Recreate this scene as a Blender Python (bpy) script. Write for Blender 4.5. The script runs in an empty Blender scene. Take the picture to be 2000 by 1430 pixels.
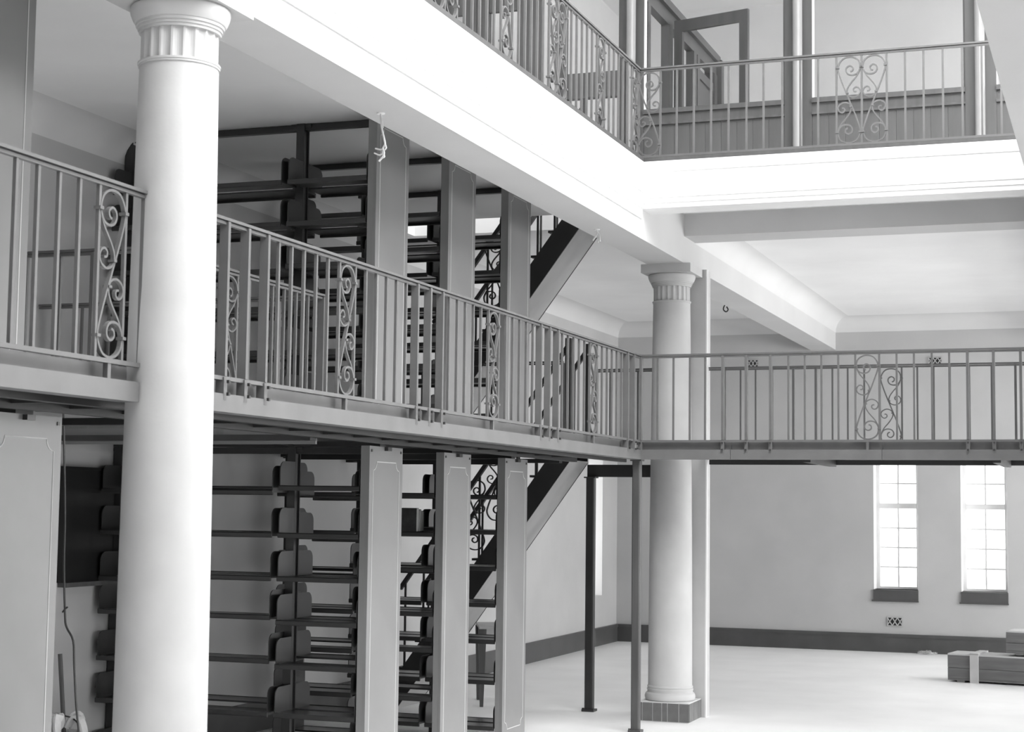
import bpy, math, random
from mathutils import Vector, Matrix
random.seed(7)
C = bpy.context.scene.collection
SC = bpy.context.scene

# ------------------------------------------------------------------ camera
F_PX, CX, CY = 3279.0, 1000.0, 715.0
CAM = Vector((0, 0, 1.81))
yv = Vector((2194 - CX, 1005 - CY, F_PX)).normalized()          # world +Y in (right, down, forward)
xv = -Vector((-8043 - CX, 879 - CY, F_PX)).normalized()         # world +X
xv = (xv - yv * xv.dot(yv)).normalized()
zv = xv.cross(yv)
if zv.y > 0: zv = -zv
cam_d = bpy.data.cameras.new('camera'); cam = bpy.data.objects.new('camera', cam_d); C.objects.link(cam)
cam_d.sensor_width = 36.0; cam_d.lens = F_PX / 2000 * 36; cam_d.clip_end = 200
right = Vector((xv.x, yv.x, zv.x)); down = Vector((xv.y, yv.y, zv.y)); fwd = Vector((xv.z, yv.z, zv.z))
m = Matrix((right, -down, -fwd)).transposed().to_4x4(); m.translation = CAM
cam.matrix_world = m
cam_d.dof.use_dof = True; cam_d.dof.focus_distance = 12.5; cam_d.dof.aperture_fstop = 9.0
SC.camera = cam

# ------------------------------------------------------------------ world, light, exposure
W = bpy.data.worlds.new('sky'); SC.world = W; W.use_nodes = True
W.node_tree.nodes['Background'].inputs[0].default_value = (1, 1, 1, 1)
W.node_tree.nodes['Background'].inputs[1].default_value = 2.6
def window_light(name, loc, direction, sx, sy, power):
    d = bpy.data.lights.new(name, 'AREA'); d.shape = 'RECTANGLE'; d.size = sx; d.size_y = sy; d.energy = power
    o = bpy.data.objects.new(name, d); C.objects.link(o); o.location = loc
    o.rotation_euler = Vector(direction).to_track_quat('-Z', 'Y').to_euler()
    return o
RIGHT_X, FRONT_Y, BACK_Y, LEFT_X = 5.6, -3.2, 22.3, -6.55
RW = [3.0, 6.4, 13.8, 16.2, 18.6, 21.0]                          # window centres along the right wall
SKY = (-1.4, 5.2, 2.2, 11.6)                           # roof light over the hall
window_light('roof_light_daylight', ((SKY[0] + SKY[1]) / 2, (SKY[2] + SKY[3]) / 2, 8.7), (0, 0, -1), SKY[1] - SKY[0], SKY[3] - SKY[2], 1500)
for y in RW:
    window_light('window_daylight', (RIGHT_X - 0.02, y, 2.05), (-1, 0, -0.12), 1.5, 2.3, 140 if y > 12 else 60)
    window_light('window_daylight', (RIGHT_X - 0.02, y, 6.75), (-1, 0, -0.2), 1.7, 2.7, 60)
vs = SC.view_settings
SC.display_settings.display_device = 'sRGB'
vs.view_transform = 'Standard'; vs.look = 'None'; vs.exposure = 0.30; vs.gamma = 1.0; vs.use_curve_mapping = False

# ------------------------------------------------------------------ materials (procedural, all grey: a black-and-white print)
def mat(name, val, rough=0.6, var=0.08, scale=6.0, bump=0.0, metallic=0.0, stretch=None, spec=0.4):
    M = bpy.data.materials.new(name); M.use_nodes = True; nt = M.node_tree; b = nt.nodes['Principled BSDF']
    tc = nt.nodes.new('ShaderNodeTexCoord'); mp = nt.nodes.new('ShaderNodeMapping'); nz = nt.nodes.new('ShaderNodeTexNoise')
    if stretch: mp.inputs['Scale'].default_value = stretch
    nz.inputs['Scale'].default_value = scale; nz.inputs['Detail'].default_value = 6
    nt.links.new(tc.outputs['Object'], mp.inputs[0]); nt.links.new(mp.outputs[0], nz.inputs['Vector'])
    rp = nt.nodes.new('ShaderNodeValToRGB')
    lo, hi = max(0, val * (1 - var)), min(1, val * (1 + var))
    rp.color_ramp.elements[0].position = 0.3; rp.color_ramp.elements[1].position = 0.7
    rp.color_ramp.elements[0].color = (lo, lo, lo, 1); rp.color_ramp.elements[1].color = (hi, hi, hi, 1)
    nt.links.new(nz.outputs['Fac'], rp.inputs[0]); nt.links.new(rp.outputs[0], b.inputs['Base Color'])
    b.inputs['Roughness'].default_value = rough; b.inputs['Metallic'].default_value = metallic
    b.inputs['Specular IOR Level'].default_value = spec
    if bump:
        bp = nt.nodes.new('ShaderNodeBump'); bp.inputs['Strength'].default_value = bump; bp.inputs['Distance'].default_value = 0.01
        n2 = nt.nodes.new('ShaderNodeTexNoise'); n2.inputs['Scale'].default_value = scale * 8; n2.inputs['Detail'].default_value = 4
        nt.links.new(mp.outputs[0], n2.inputs['Vector']); nt.links.new(n2.outputs['Fac'], bp.inputs['Height'])
        nt.links.new(bp.outputs[0], b.inputs['Normal'])
    return M
P_WHITE = mat('white_plaster', 0.80, 0.7, 0.02, 2.0)
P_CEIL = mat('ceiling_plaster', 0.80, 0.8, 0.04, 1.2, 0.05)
P_COVE_DIM = mat('dimmed_cove_plaster', 0.62, 0.8, 0.03, 1.2)  # ceiling plaster darkened: weaker light on the coves put into the colour
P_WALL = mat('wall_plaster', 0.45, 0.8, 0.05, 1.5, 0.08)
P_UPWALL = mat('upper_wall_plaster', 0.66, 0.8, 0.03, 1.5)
P_COL = mat('column_stone', 0.50, 0.65, 0.05, 5.0, 0.05)
FLOOR = mat('concrete_floor', 0.90, 0.5, 0.04, 1.6, 0.12)
TILE = mat('plinth_tile', 0.13, 0.35, 0.15, 12.0)
P_BEAM_DIM = mat('dimmed_beam_plaster', 0.54, 0.8, 0.04, 1.2, 0.05)  # same plaster as the ceiling, darkened so the beams look less strongly lit
DECK_BOUNCE = mat('deck_bounce_layer', 0.75, 0.5, 0.06, 2.0)  # pale top layer added to the deck to bounce light up to the ceiling
JOINT = mat('tile_joint', 0.65, 0.8, 0.05)
BASEB = mat('baseboard_slate', 0.075, 0.4, 0.12, 4.0)
PANEL = mat('enamel_steel_panel', 0.22, 0.30, 0.07, 2.0)
LINE = mat('painted_line', 0.55, 0.5, 0.05)
RAIL = mat('painted_iron_rail', 0.115, 0.40, 0.08, 8.0)
DECKM = mat('painted_deck_channel', 0.13, 0.45, 0.10, 5.0)
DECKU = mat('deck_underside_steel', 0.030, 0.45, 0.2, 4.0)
SHELF = mat('dark_enamel_shelf', 0.032, 0.28, 0.15, 5.0, spec=0.6)
STRING = mat('dark_stair_steel', 0.030, 0.5, 0.15, 5.0)
SOFF = mat('stair_soffit_sheet', 0.42, 0.4, 0.1, 3.0)
WOOD = mat('stained_wood', 0.075, 0.40, 0.12, 3.0, stretch=(6, 6, 0.6))
WOODD = mat('dark_stained_wood', 0.075, 0.45, 0.2, 3.0, stretch=(6, 6, 0.6))
PIPE = mat('painted_pipe', 0.26, 0.25, 0.05, 4.0)
CRATE = mat('crate_board', 0.15, 0.7, 0.2, 4.0, stretch=(0.6, 6, 6))
CRATEL = mat('pale_batten', 0.50, 0.7, 0.12, 5.0)
BOARD = mat('dark_board', 0.012, 0.6, 0.3, 3.0)
CLOTH = mat('white_cloth', 0.75, 0.9, 0.08, 20.0)
WIRE = mat('cotton_wire', 0.62, 0.7, 0.1, 30.0)
WIRED = mat('dark_wire', 0.06, 0.6, 0.1, 30.0)
BOOK = mat('book_cloth', 0.03, 0.7, 0.3, 20.0)
SHAV = mat('wood_shavings', 0.55, 0.8, 0.2, 30.0)
FRAMEW = mat('window_frame_paint', 0.80, 0.5, 0.05)
def glass():
    M = bpy.data.materials.new('window_glass'); M.use_nodes = True; nt = M.node_tree; nt.nodes.clear()
    o = nt.nodes.new('ShaderNodeOutputMaterial'); mx = nt.nodes.new('ShaderNodeMixShader')
    t = nt.nodes.new('ShaderNodeBsdfTransparent'); g = nt.nodes.new('ShaderNodeBsdfGlossy'); g.inputs['Roughness'].default_value = 0.05
    t.inputs[0].default_value = (.97, .97, .97, 1)
    mx.inputs[0].default_value = 0.012
    nt.links.new(t.outputs[0], mx.inputs[1]); nt.links.new(g.outputs[0], mx.inputs[2])
    nt.links.new(mx.outputs[0], o.inputs[0]); return M
GLASS = glass()

# ------------------------------------------------------------------ helpers
def tag(o, label=None, cat=None, group=None, kind=None):
    if label: o['label'] = label
    if cat: o['category'] = cat
    if group: o['group'] = group
    if kind: o['kind'] = kind
    return o
def empty(name, loc=(0, 0, 0), rz=0.0):
    o = bpy.data.objects.new(name, None); C.objects.link(o); o.location = loc; o.rotation_euler = (0, 0, rz)
    o.empty_display_size = 0.1
    return o
def link(name, me, parent=None, loc=(0, 0, 0), rot=(0, 0, 0)):
    o = bpy.data.objects.new(name, me); C.objects.link(o); o.parent = parent; o.location = loc; o.rotation_euler = rot
    return o
def mesh(name, v, f, m, smooth=False):
    me = bpy.data.meshes.new(name); me.from_pydata(v, [], f); me.materials.append(m)
    if smooth:
        for p in me.polygons: p.use_smooth = True
        me.set_sharp_from_angle(angle=math.radians(28))
    me.update(); return me
BF = [(0, 3, 2, 1), (4, 5, 6, 7), (0, 1, 5, 4), (1, 2, 6, 5), (2, 3, 7, 6), (3, 0, 4, 7)]
def boxv(x0, x1, y0, y1, z0, z1):
    return [(x0, y0, z0), (x1, y0, z0), (x1, y1, z0), (x0, y1, z0), (x0, y0, z1), (x1, y0, z1), (x1, y1, z1), (x0, y1, z1)]
_bc = {}
def box(name, x0, x1, y0, y1, z0, z1, m, parent=None, bev=0.0):
    """axis-aligned box as its own object, centred on its own origin; alike boxes share one mesh"""
    dx, dy, dz = round(x1 - x0, 4), round(y1 - y0, 4), round(z1 - z0, 4)
    k = (dx, dy, dz, m.name, bev)
    if k not in _bc:
        hx, hy, hz = dx / 2, dy / 2, dz / 2
        if bev:
            b = bev; vs_, fs = [], []
            # chamfer the four vertical edges
            ring = [(-hx + b, -hy), (hx - b, -hy), (hx, -hy + b), (hx, hy - b), (hx - b, hy), (-hx + b, hy), (-hx, hy - b), (-hx, -hy + b)]
            vs_ = [(x, y, -hz) for x, y in ring] + [(x, y, hz) for x, y in ring]
            fs = [tuple(range(7, -1, -1)), tuple(range(8, 16))] + [(i, (i + 1) % 8, 8 + (i + 1) % 8, 8 + i) for i in range(8)]
            _bc[k] = mesh(name, vs_, fs, m)
        else:
            _bc[k] = mesh(name, boxv(-hx, hx, -hy, hy, -hz, hz), BF, m)
    return link(name, _bc[k], parent, ((x0 + x1) / 2, (y0 + y1) / 2, (z0 + z1) / 2))
def boxes(name, lst, m, parent=None):
    v, f = [], []
    for b in lst:
        n = len(v); v += boxv(*b); f += [tuple(i + n for i in q) for q in BF]
    return link(name, mesh(name, v, f, m), parent)
def lathe(name, prof, m, parent=None, loc=(0, 0, 0), n=48, flute=None):
    v, f = [], []
    for r, z in prof:
        for i in range(n):
            a = 2 * math.pi * i / n; v.append((r * math.cos(a), r * math.sin(a), z))
    k = len(prof)
    for j in range(k - 1):
        for i in range(n):
            f.append((j * n + i, j * n + (i + 1) % n, (j + 1) * n + (i + 1) % n, (j + 1) * n + i))
    f.append(tuple(range(n - 1, -1, -1))); f.append(tuple((k - 1) * n + i for i in range(n)))
    me = mesh(name, v, f, m, True)
    return link(name, me, parent, loc)
def crom(pts, sub=4):
    P = [Vector(p) for p in pts]; out = []
    P = [P[0] * 2 - P[1]] + P + [P[-1] * 2 - P[-2]]
    for i in range(1, len(P) - 2):
        a, b, c, d = P[i - 1:i + 3]
        for s in range(sub):
            t = s / sub
            out.append(0.5 * ((2 * b) + (c - a) * t + (2 * a - 5 * b + 4 * c - d) * t * t + (3 * b - a - 3 * c + d) * t ** 3))
    out.append(P[-2]); return out
def tube_mesh(name, pts, r, m, n=6, flat=None):
    """sweep a round (or, with flat=(w,d), rectangular) section along a polyline"""
    v, f = [], []; up0 = Vector((0, 1, 0))
    for i, p in enumerate(pts):
        t = (pts[min(i + 1, len(pts) - 1)] - pts[max(i - 1, 0)]).normalized()
        ref = up0 if abs(t.dot(up0)) < 0.95 else Vector((1, 0, 0))
        s = t.cross(ref).normalized(); u = s.cross(t).normalized()
        if flat:
            w, d = flat[0] / 2, flat[1] / 2
            for a, b in ((-w, -d), (w, -d), (w, d), (-w, d)): v.append(tuple(p + s * a + u * b))
        else:
            for k in range(n):
                a = 2 * math.pi * k / n; v.append(tuple(p + s * (r * math.cos(a)) + u * (r * math.sin(a))))
    q = 4 if flat else n
    for i in range(len(pts) - 1):
        for k in range(q): f.append((i * q + k, i * q + (k + 1) % q, (i + 1) * q + (k + 1) % q, (i + 1) * q + k))
    f.append(tuple(range(q - 1, -1, -1))); f.append(tuple((len(pts) - 1) * q + k for k in range(q)))
    return mesh(name, v, f, m, flat is None)
def prism(name, poly, axis, a0, a1, m, parent=None):
    """extrude a 2-D outline; axis 'y': poly is (x,z); axis 'x': poly is (y,z)"""
    n = len(poly)
    mk = (lambda p, a: (p[0], a, p[1])) if axis == 'y' else (lambda p, a: (a, p[0], p[1]))
    v = [mk(p, a0) for p in poly] + [mk(p, a1) for p in poly]
    f = [tuple(range(n)), tuple(range(2 * n - 1, n - 1, -1))] + [(i, i + n, (i + 1) % n + n, (i + 1) % n) for i in range(n)]
    me = mesh(name, v, f, m)
    import bmesh
    bm = bmesh.new(); bm.from_mesh(me); bmesh.ops.recalc_face_normals(bm, faces=bm.faces); bm.to_mesh(me); bm.free()
    return link(name, me, parent)

# heights and planes measured from the photograph
Z_DECK, Z_DBOT, Z_CH = 2.33, 2.21, 2.29
Z_CEIL, Z_GAL = 4.37, 4.55
Z_SOFF, Z_FB = 3.94, 4.176
XD, YD = -3.70, 13.28
XF, YF = -3.55, 12.70
TOP = 8.7

# ------------------------------------------------------------------ setting
tag(boxes('floor', [(LEFT_X - .45, RIGHT_X + .4, FRONT_Y - .4, BACK_Y + .45, -0.2, 0)], FLOOR), kind='structure')
def wall_with_holes(name, axis, at, thick, lo, hi, z0, z1, holes, m):
    """holes: (a0,a1,z0,z1) along the wall; built as the solid pieces round them"""
    L = []
    cuts = sorted({lo, hi, *[h[0] for h in holes], *[h[1] for h in holes]})
    for a0, a1 in zip(cuts[:-1], cuts[1:]):
        hs = sorted([(h[2], h[3]) for h in holes if h[0] <= a0 + 1e-6 and h[1] >= a1 - 1e-6])
        z = z0
        for h0, h1 in hs + [(z1, z1)]:
            if h0 > z + 1e-6:
                L.append((a0, a1, at, at + thick, z, h0) if axis == 'x' else (at, at + thick, a0, a1, z, h0))
            z = max(z, h1)
    return boxes(name, L, m)
BW = [(-3.07, -2.50), (-1.965, -1.385), (-0.86, -0.28), (0.8, 1.38), (1.9, 2.48)]
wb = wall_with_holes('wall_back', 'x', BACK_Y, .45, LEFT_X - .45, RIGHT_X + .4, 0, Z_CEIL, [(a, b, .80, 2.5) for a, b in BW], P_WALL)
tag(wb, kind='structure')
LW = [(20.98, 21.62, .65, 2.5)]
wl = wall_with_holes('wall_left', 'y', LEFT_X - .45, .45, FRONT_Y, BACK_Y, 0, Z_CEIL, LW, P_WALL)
tag(wl, kind='structure')
tag(wall_with_holes('wall_right', 'y', RIGHT_X, .4, FRONT_Y, BACK_Y, 0, TOP, [(y - .8, y + .8, .85, 3.25) for y in RW] + [(y - .9, y + .9, 5.35, 8.15) for y in RW], P_UPWALL), kind='structure')
tag(wall_with_holes('wall_front', 'x', FRONT_Y - .4, .4, LEFT_X - .45, RIGHT_X + .4, 0, TOP, [], P_UPWALL), kind='structure')
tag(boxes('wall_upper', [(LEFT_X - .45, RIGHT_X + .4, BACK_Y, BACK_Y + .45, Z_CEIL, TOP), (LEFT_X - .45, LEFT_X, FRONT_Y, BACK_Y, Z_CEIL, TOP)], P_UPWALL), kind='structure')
tag(boxes('ceiling_upper', [(LEFT_X - .45, SKY[0], FRONT_Y - .4, BACK_Y + .45, TOP, TOP + .2), (SKY[1], RIGHT_X + .4, FRONT_Y - .4, BACK_Y + .45, TOP, TOP + .2), (SKY[0], SKY[1], FRONT_Y - .4, SKY[2], TOP, TOP + .2), (SKY[0], SKY[1], SKY[3], BACK_Y + .45, TOP, TOP + .2)], P_CEIL), kind='structure')

# ground-storey ceiling: slab round the light well, beams and coves as parts
XR0, XR1 = -0.54, -0.20
ceil = tag(empty('ceiling', (0, 0, 0)), kind='structure')
SW = (-6.3, -4.22, 13.82, 14.56)     # opening the upper stair passes through
boxes('ceiling_slab', [(LEFT_X, -3.88, FRONT_Y, SW[2], Z_CEIL, Z_GAL), (LEFT_X, -3.88, SW[3], BACK_Y, Z_CEIL, Z_GAL), (LEFT_X, SW[0], SW[2], SW[3], Z_CEIL, Z_GAL), (SW[1], -3.88, SW[2], SW[3], Z_CEIL, Z_GAL),
                       (-3.88, XR1, YF + .25, BACK_Y, Z_CEIL, Z_GAL), (XR0, RIGHT_X, FRONT_Y, YF + .25, Z_CEIL, Z_GAL), (XR1, RIGHT_X, YF + .25, BACK_Y, Z_CEIL, Z_GAL)], P_CEIL, ceil)
box('beam', -3.88, XF, FRONT_Y, BACK_Y, Z_SOFF, Z_CEIL, P_BEAM_DIM, ceil)
box('beam', XR0, XR1, FRONT_Y, BACK_Y, Z_SOFF, Z_CEIL, P_BEAM_DIM, ceil)
box('beam', XF, XR0, 14.1, 14.5, Z_FB, Z_CEIL, P_BEAM_DIM, ceil)
box('beam', XR1, RIGHT_X, 14.1, 14.5, Z_FB, Z_CEIL, P_BEAM_DIM, ceil)
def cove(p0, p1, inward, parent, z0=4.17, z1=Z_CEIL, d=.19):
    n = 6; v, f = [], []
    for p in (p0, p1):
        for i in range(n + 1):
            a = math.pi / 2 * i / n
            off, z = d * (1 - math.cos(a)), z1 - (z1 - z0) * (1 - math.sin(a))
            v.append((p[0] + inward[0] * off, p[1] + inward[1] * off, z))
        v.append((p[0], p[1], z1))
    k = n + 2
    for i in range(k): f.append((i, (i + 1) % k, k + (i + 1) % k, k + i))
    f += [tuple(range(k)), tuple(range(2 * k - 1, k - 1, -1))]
    link('cove', mesh('cove', v, f, P_COVE_DIM, True), parent)
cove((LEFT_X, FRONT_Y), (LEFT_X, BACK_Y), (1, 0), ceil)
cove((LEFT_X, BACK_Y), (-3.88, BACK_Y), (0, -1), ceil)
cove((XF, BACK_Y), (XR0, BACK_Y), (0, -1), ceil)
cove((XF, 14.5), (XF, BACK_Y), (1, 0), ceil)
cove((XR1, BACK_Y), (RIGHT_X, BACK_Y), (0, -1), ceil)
# white fascia of the light well: three stepped faces
t1 = tag(empty('trim_1'), kind='structure')
box('fascia_board', -3.60, XF + .012, FRONT_Y, YF, Z_SOFF + .155, Z_FB, P_WHITE, t1)
box('fascia_board', -3.60, XF + .022, FRONT_Y, YF, Z_FB, 4.30, P_WHITE, t1)
box('fascia_board', -3.60, XF + .030, FRONT_Y, YF, 4.30, 4.545, P_WHITE, t1)
box('curb', -3.879, -3.60, FRONT_Y, YF, Z_CEIL, 4.545, P_WHITE, t1)
box('edge_strip', -3.72, XF + .030, FRONT_Y, YF + .02, 4.545, 4.578, WOOD, t1)
t2 = tag(empty('trim_2'), kind='structure')
box('fascia_board', XF, XR0, YF, YF + .28, Z_FB, 4.215, P_WHITE, t2)
box('fascia_board', XF, XR0, YF - .012, YF + .28, 4.215, 4.255, P_WHITE, t2)
box('fascia_board', XF, XR0, YF - .022, YF + .28, 4.255, 4.46, P_WHITE, t2)
box('fascia_board', XF, XR0, YF - .034, YF + .28, 4.46, 4.545, P_WHITE, t2)
box('edge_strip', XF, XR0, YF - .034, YF + .12, 4.545, 4.575, WOOD, t2)
t3 = tag(empty('trim_3'), kind='structure')
box('fascia_board', XR0 - .012, XR0, FRONT_Y, YF, Z_FB, 4.30, P_WHITE, t3)
box('fascia_board', XR0 - .024, XR0, FRONT_Y, YF, 4.30, 4.55, P_WHITE, t3)
tag(boxes('floor_gallery', [(LEFT_X, -3.72, FRONT_Y, SW[2], Z_GAL, Z_GAL + .02), (LEFT_X, -3.72, SW[3], BACK_Y, Z_GAL, Z_GAL + .02), (-3.72, RIGHT_X, YF + .12, BACK_Y, Z_GAL, Z_GAL + .02), (XR1, RIGHT_X, FRONT_Y, YF, Z_GAL, Z_GAL + .02)], FLOOR), kind='structure')

bb = tag(empty('baseboard_back'), kind='structure')
box('board', LEFT_X, RIGHT_X, BACK_Y - .03, BACK_Y, 0, .195, BASEB, bb); box('cap', LEFT_X, RIGHT_X, BACK_Y - .04, BACK_Y, .195, .235, BASEB, bb)
bl = tag(empty('baseboard_left'), kind='structure')
box('board', LEFT_X, LEFT_X + .03, FRONT_Y, BACK_Y - .04, 0, .195, BASEB, bl); box('cap', LEFT_X, LEFT_X + .04, FRONT_Y, BACK_Y - .04, .195, .235, BASEB, bl)

# windows of the back wall
def sash_window(name, a0, a1, z0, z1, at, axis='x', mid=1.885):
    w = tag(empty(name), kind='structure')
    def B(n, p0, p1, d0, d1, q0, q1, mm, par=w):
        return box(n, p0, p1, d0, d1, q0, q1, mm, par) if axis == 'x' else box(n, d0, d1, p0, p1, q0, q1, mm, par)
    s = 1 if axis == 'x' else -1
    d0, d1 = sorted((at + s * .26, at + s * .34))
    B('jamb', a0, a0 + .05, d0, d1, z0, z1, FRAMEW); B('jamb', a1 - .05, a1, d0, d1, z0, z1, FRAMEW)
    B('head', a0 + .05, a1 - .05, d0, d1, z1 - .06, z1, FRAMEW); B('bottom_rail', a0 + .05, a1 - .05, d0, d1, z0, z0 + .03, FRAMEW)
    B('meeting_rail', a0 + .05, a1 - .05, d0 - .01, d1 - .01, mid - .035, mid + .035, FRAMEW)
    e0, e1 = (d0 + d1) / 2 - .008, (d0 + d1) / 2 + .008
    x0, x1 = a0 + .05, a1 - .05; xm = (x0 + x1) / 2
    for za, zb, rows in ((z0 + .03, mid - .035, 4), (mid + .035, z1 - .06, 2)):
        B('muntin', xm - .010, xm + .010, e0, e1, za, zb, FRAMEW)
        for r in range(1, rows):
            z = za + (zb - za) * r / rows
            B('muntin', x0, xm - .006, e0, e1, z - .010, z + .010, FRAMEW); B('muntin', xm + .006, x1, e0, e1, z - .010, z + .010, FRAMEW)
        for r in range(rows):
            p0, p1 = za + (zb - za) * r / rows + .006, za + (zb - za) * (r + 1) / rows - .006
            for q0, q1 in ((x0, xm - .006), (xm + .006, x1)):
                B('pane', q0, q1, (e0 + e1) / 2 - .002, (e0 + e1) / 2 + .002, p0, p1, GLASS)
    f0, f1 = sorted((at + s * .002, at + s * .26))
    B('bright_reveal_face', a0 + .001, a0 + .008, f0, f1, z0 + .001, z1 - .001, P_WHITE); B('bright_reveal_face', a1 - .008, a1 - .001, f0, f1, z0 + .001, z1 - .001, P_WHITE)  # added white faces: brightness of the sky-lit reveals put into the colour
    return w, f0, f1
for i, (a, b) in enumerate(BW[:3]):
    w, f0, f1 = sash_window('window_%d' % (i + 1), a, b, .80, 2.5, BACK_Y)
    box('sill', a - .0, b + .0, BACK_Y - .03, BACK_Y - .001, .665, .80, BASEB, w); box('sill_nosing', a - .02, b + .005, BACK_Y - .04, BACK_Y - .001, .648, .665, BASEB, w)
    box('sill_slab', a, b, BACK_Y, BACK_Y + .26, .785, .80, BASEB, w)
w, f0, f1 = sash_window('window_4', 20.98, 21.62, .65, 2.5, LEFT_X, 'y')

# ------------------------------------------------------------------ columns
def column(loc, label, tiles=False):
    t = tag(empty('round_column', loc), label, 'column', 'round plaster columns along the light well')
    h = .225
    if tiles:
        box('plinth_core', -h + .006, h - .006, -h + .006, h - .006, 0, .165, JOINT, t)
        n = 6; xs = [-h, -.185, -.095, -.015, .035, .135, h]
        for a, b in zip(xs[:-1], xs[1:]):
            box('tile', a + .003, b - .003, -h, -h + .012, .006, .158, TILE, t); box('tile', a + .003, b - .003, h - .012, h, .006, .158, TILE, t)
        for a, b in ((-h + .012, -.05), (-.05, .10), (.10, h - .012)):
            box('tile', h - .012, h, a + .003, b - .003, .006, .158, TILE, t); box('tile', -h, -h + .012, a + .003, b - .003, .006, .158, TILE, t)
    else:
        box('plinth', -h, h, -h, h, 0, .165, TILE, t)
    z = .165
    base = [(.205, z), (.215, z + .012), (.219, z + .035), (.213, z + .058), (.203, z + .068), (.196, z + .072), (.196, z + .082), (.200, z + .09), (.200, z + .10), (.193, z + .106), (.197, z + .112), (.197, z + .122), (.190, z + .13)]
    lathe('base', base, P_COL, t)
    shaft = [(.190, z + .13)] + [(.190 - .027 * ((k / 10) ** 1.6), z + .13 + (3.61 - z - .13) * k / 10) for k in range(1, 11)]
    lathe('shaft', shaft, P_COL, t)
    zc = 3.61
    lathe('astragal', [(.160, zc), (.168, zc), (.168, zc + .008), (.171, zc + .010), (.171, zc + .018), (.160, zc + .02)], P_COL, t)
    # fluted neck
    n, v, f = 20, [], []
    ring = []
    for i in range(n):
        for k in range(6):
            a = 2 * math.pi * (i + k / 6) / n
            d = [0, .0, .006, .009, .009, .006][k]
            ring.append(((.160 - d) * math.cos(a), (.160 - d) * math.sin(a)))
    for zz in (zc + .02, 3.755): v += [(x, y, zz) for x, y in ring]
    q = len(ring)
    f = [(i, (i + 1) % q, q + (i + 1) % q, q + i) for i in range(q)] + [tuple(range(q - 1, -1, -1)), tuple(range(q, 2 * q))]
    link('fluted_neck', mesh('fluted_neck', v, f, P_COL), t)
    zc = 3.755
    lathe('capital', [(.158, zc), (.170, zc), (.170, zc + .012), (.176, zc + .013), (.176, zc + .025), (.183, zc + .026), (.183, zc + .038), (.188, zc + .040), (.197, zc + .055), (.205, zc + .075), (.208, zc + .092), (.207, zc + .102), (.200, zc + .110)], P_COL, t)
    box('abacus', -.222, .222, -.222, .222, 3.865, 3.94, P_COL, t)
    return t
column((-3.672, 5.985, 0), 'large bright round column standing nearest the camera at left')
column((-3.712, 14.30, 0), 'farther round column on a dark tiled plinth behind the walkway corner', True)
pr = tag(empty('square_pier', (-3.70, 14.62, 0)), 'pale square pier directly behind the farther round column', 'pier')
box('shaft', -.24, .24, -.085, .085, 0, Z_SOFF, P_COL, pr); 
box('lit_edge_strip', .24, .252, -.085, -.06, .0, Z_SOFF, P_WHITE, pr)  # white strip: the pier's lit edge put into the colour

# ------------------------------------------------------------------ steel mezzanine deck
WELL = (LEFT_X, -4.53, 7.12, 9.03)
SWL = (-6.35, -4.51, 13.74, 14.52)
dk = tag(empty('mezzanine_deck', (-4.5, 9, 0)), 'grey steel mezzanine deck over the book stacks, left of the open hall', 'deck')
def D(n, x0, x1, y0, y1, z0, z1, m): return box(n, x0 + 4.5, x1 + 4.5, y0 - 9, y1 - 9, z0, z1, m, dk)
YB = 14.62
LX = LEFT_X + .006
for r in [(LX, XD - .076, 0, 5.78), (LX, -3.89, 5.78, 6.19), (LX, XD - .076, 6.19, WELL[2]), (WELL[1], XD - .076, WELL[2], WELL[3]), (LX, XD - .076, WELL[3], SWL[2]), (SWL[1], XD - .076, SWL[2], 14.06), (SWL[1], -3.96, 14.06, YB), (LX, SWL[0], SWL[2], YB)]:
    D('deck_plate', r[0], r[1], r[2], r[3], Z_DBOT + .06, Z_DECK - .025, DECKU); D('bounce_slab', r[0], r[1], r[2], r[3], Z_DECK - .025, Z_DECK, DECK_BOUNCE)  # upper layer is an added reflector, unseen from the camera
for a, b in ((0.0, 5.80), (6.175, YD)):
    D('edge_channel', XD - .035, XD, a, b, Z_DBOT, Z_CH, DECKM)
    D('kick_plate', XD - .075, XD - .06, a, b, Z_CH, 2.352, DECKM); D('channel_flange', XD - .075, XD - .035, a, b, Z_CH - .012, Z_CH, DECKM)
    D('edge_lip', XD - .09, XD - .035, a, b, Z_DBOT, Z_DBOT + .012, DECKM)
for x in (-3.98, -4.42, -5.18, -5.84):                      # joists along the building
    for a, b in ((0.0, WELL[2]), (WELL[3], SWL[2])):
        if x > WELL[1]: 
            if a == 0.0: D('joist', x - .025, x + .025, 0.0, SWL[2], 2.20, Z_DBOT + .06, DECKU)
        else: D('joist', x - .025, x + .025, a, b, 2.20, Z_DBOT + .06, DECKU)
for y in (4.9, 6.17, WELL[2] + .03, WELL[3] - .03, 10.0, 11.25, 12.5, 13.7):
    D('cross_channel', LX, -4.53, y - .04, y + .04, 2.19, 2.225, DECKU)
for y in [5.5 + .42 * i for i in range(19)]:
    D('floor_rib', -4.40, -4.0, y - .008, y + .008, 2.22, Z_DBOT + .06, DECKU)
D('edge_curb', LX, WELL[1], WELL[3], WELL[3] + .02, 2.17, 2.305, PANEL)
D('edge_curb', WELL[1], WELL[1] + .02, WELL[2], WELL[3], 2.21, 2.305, PANEL)

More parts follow.
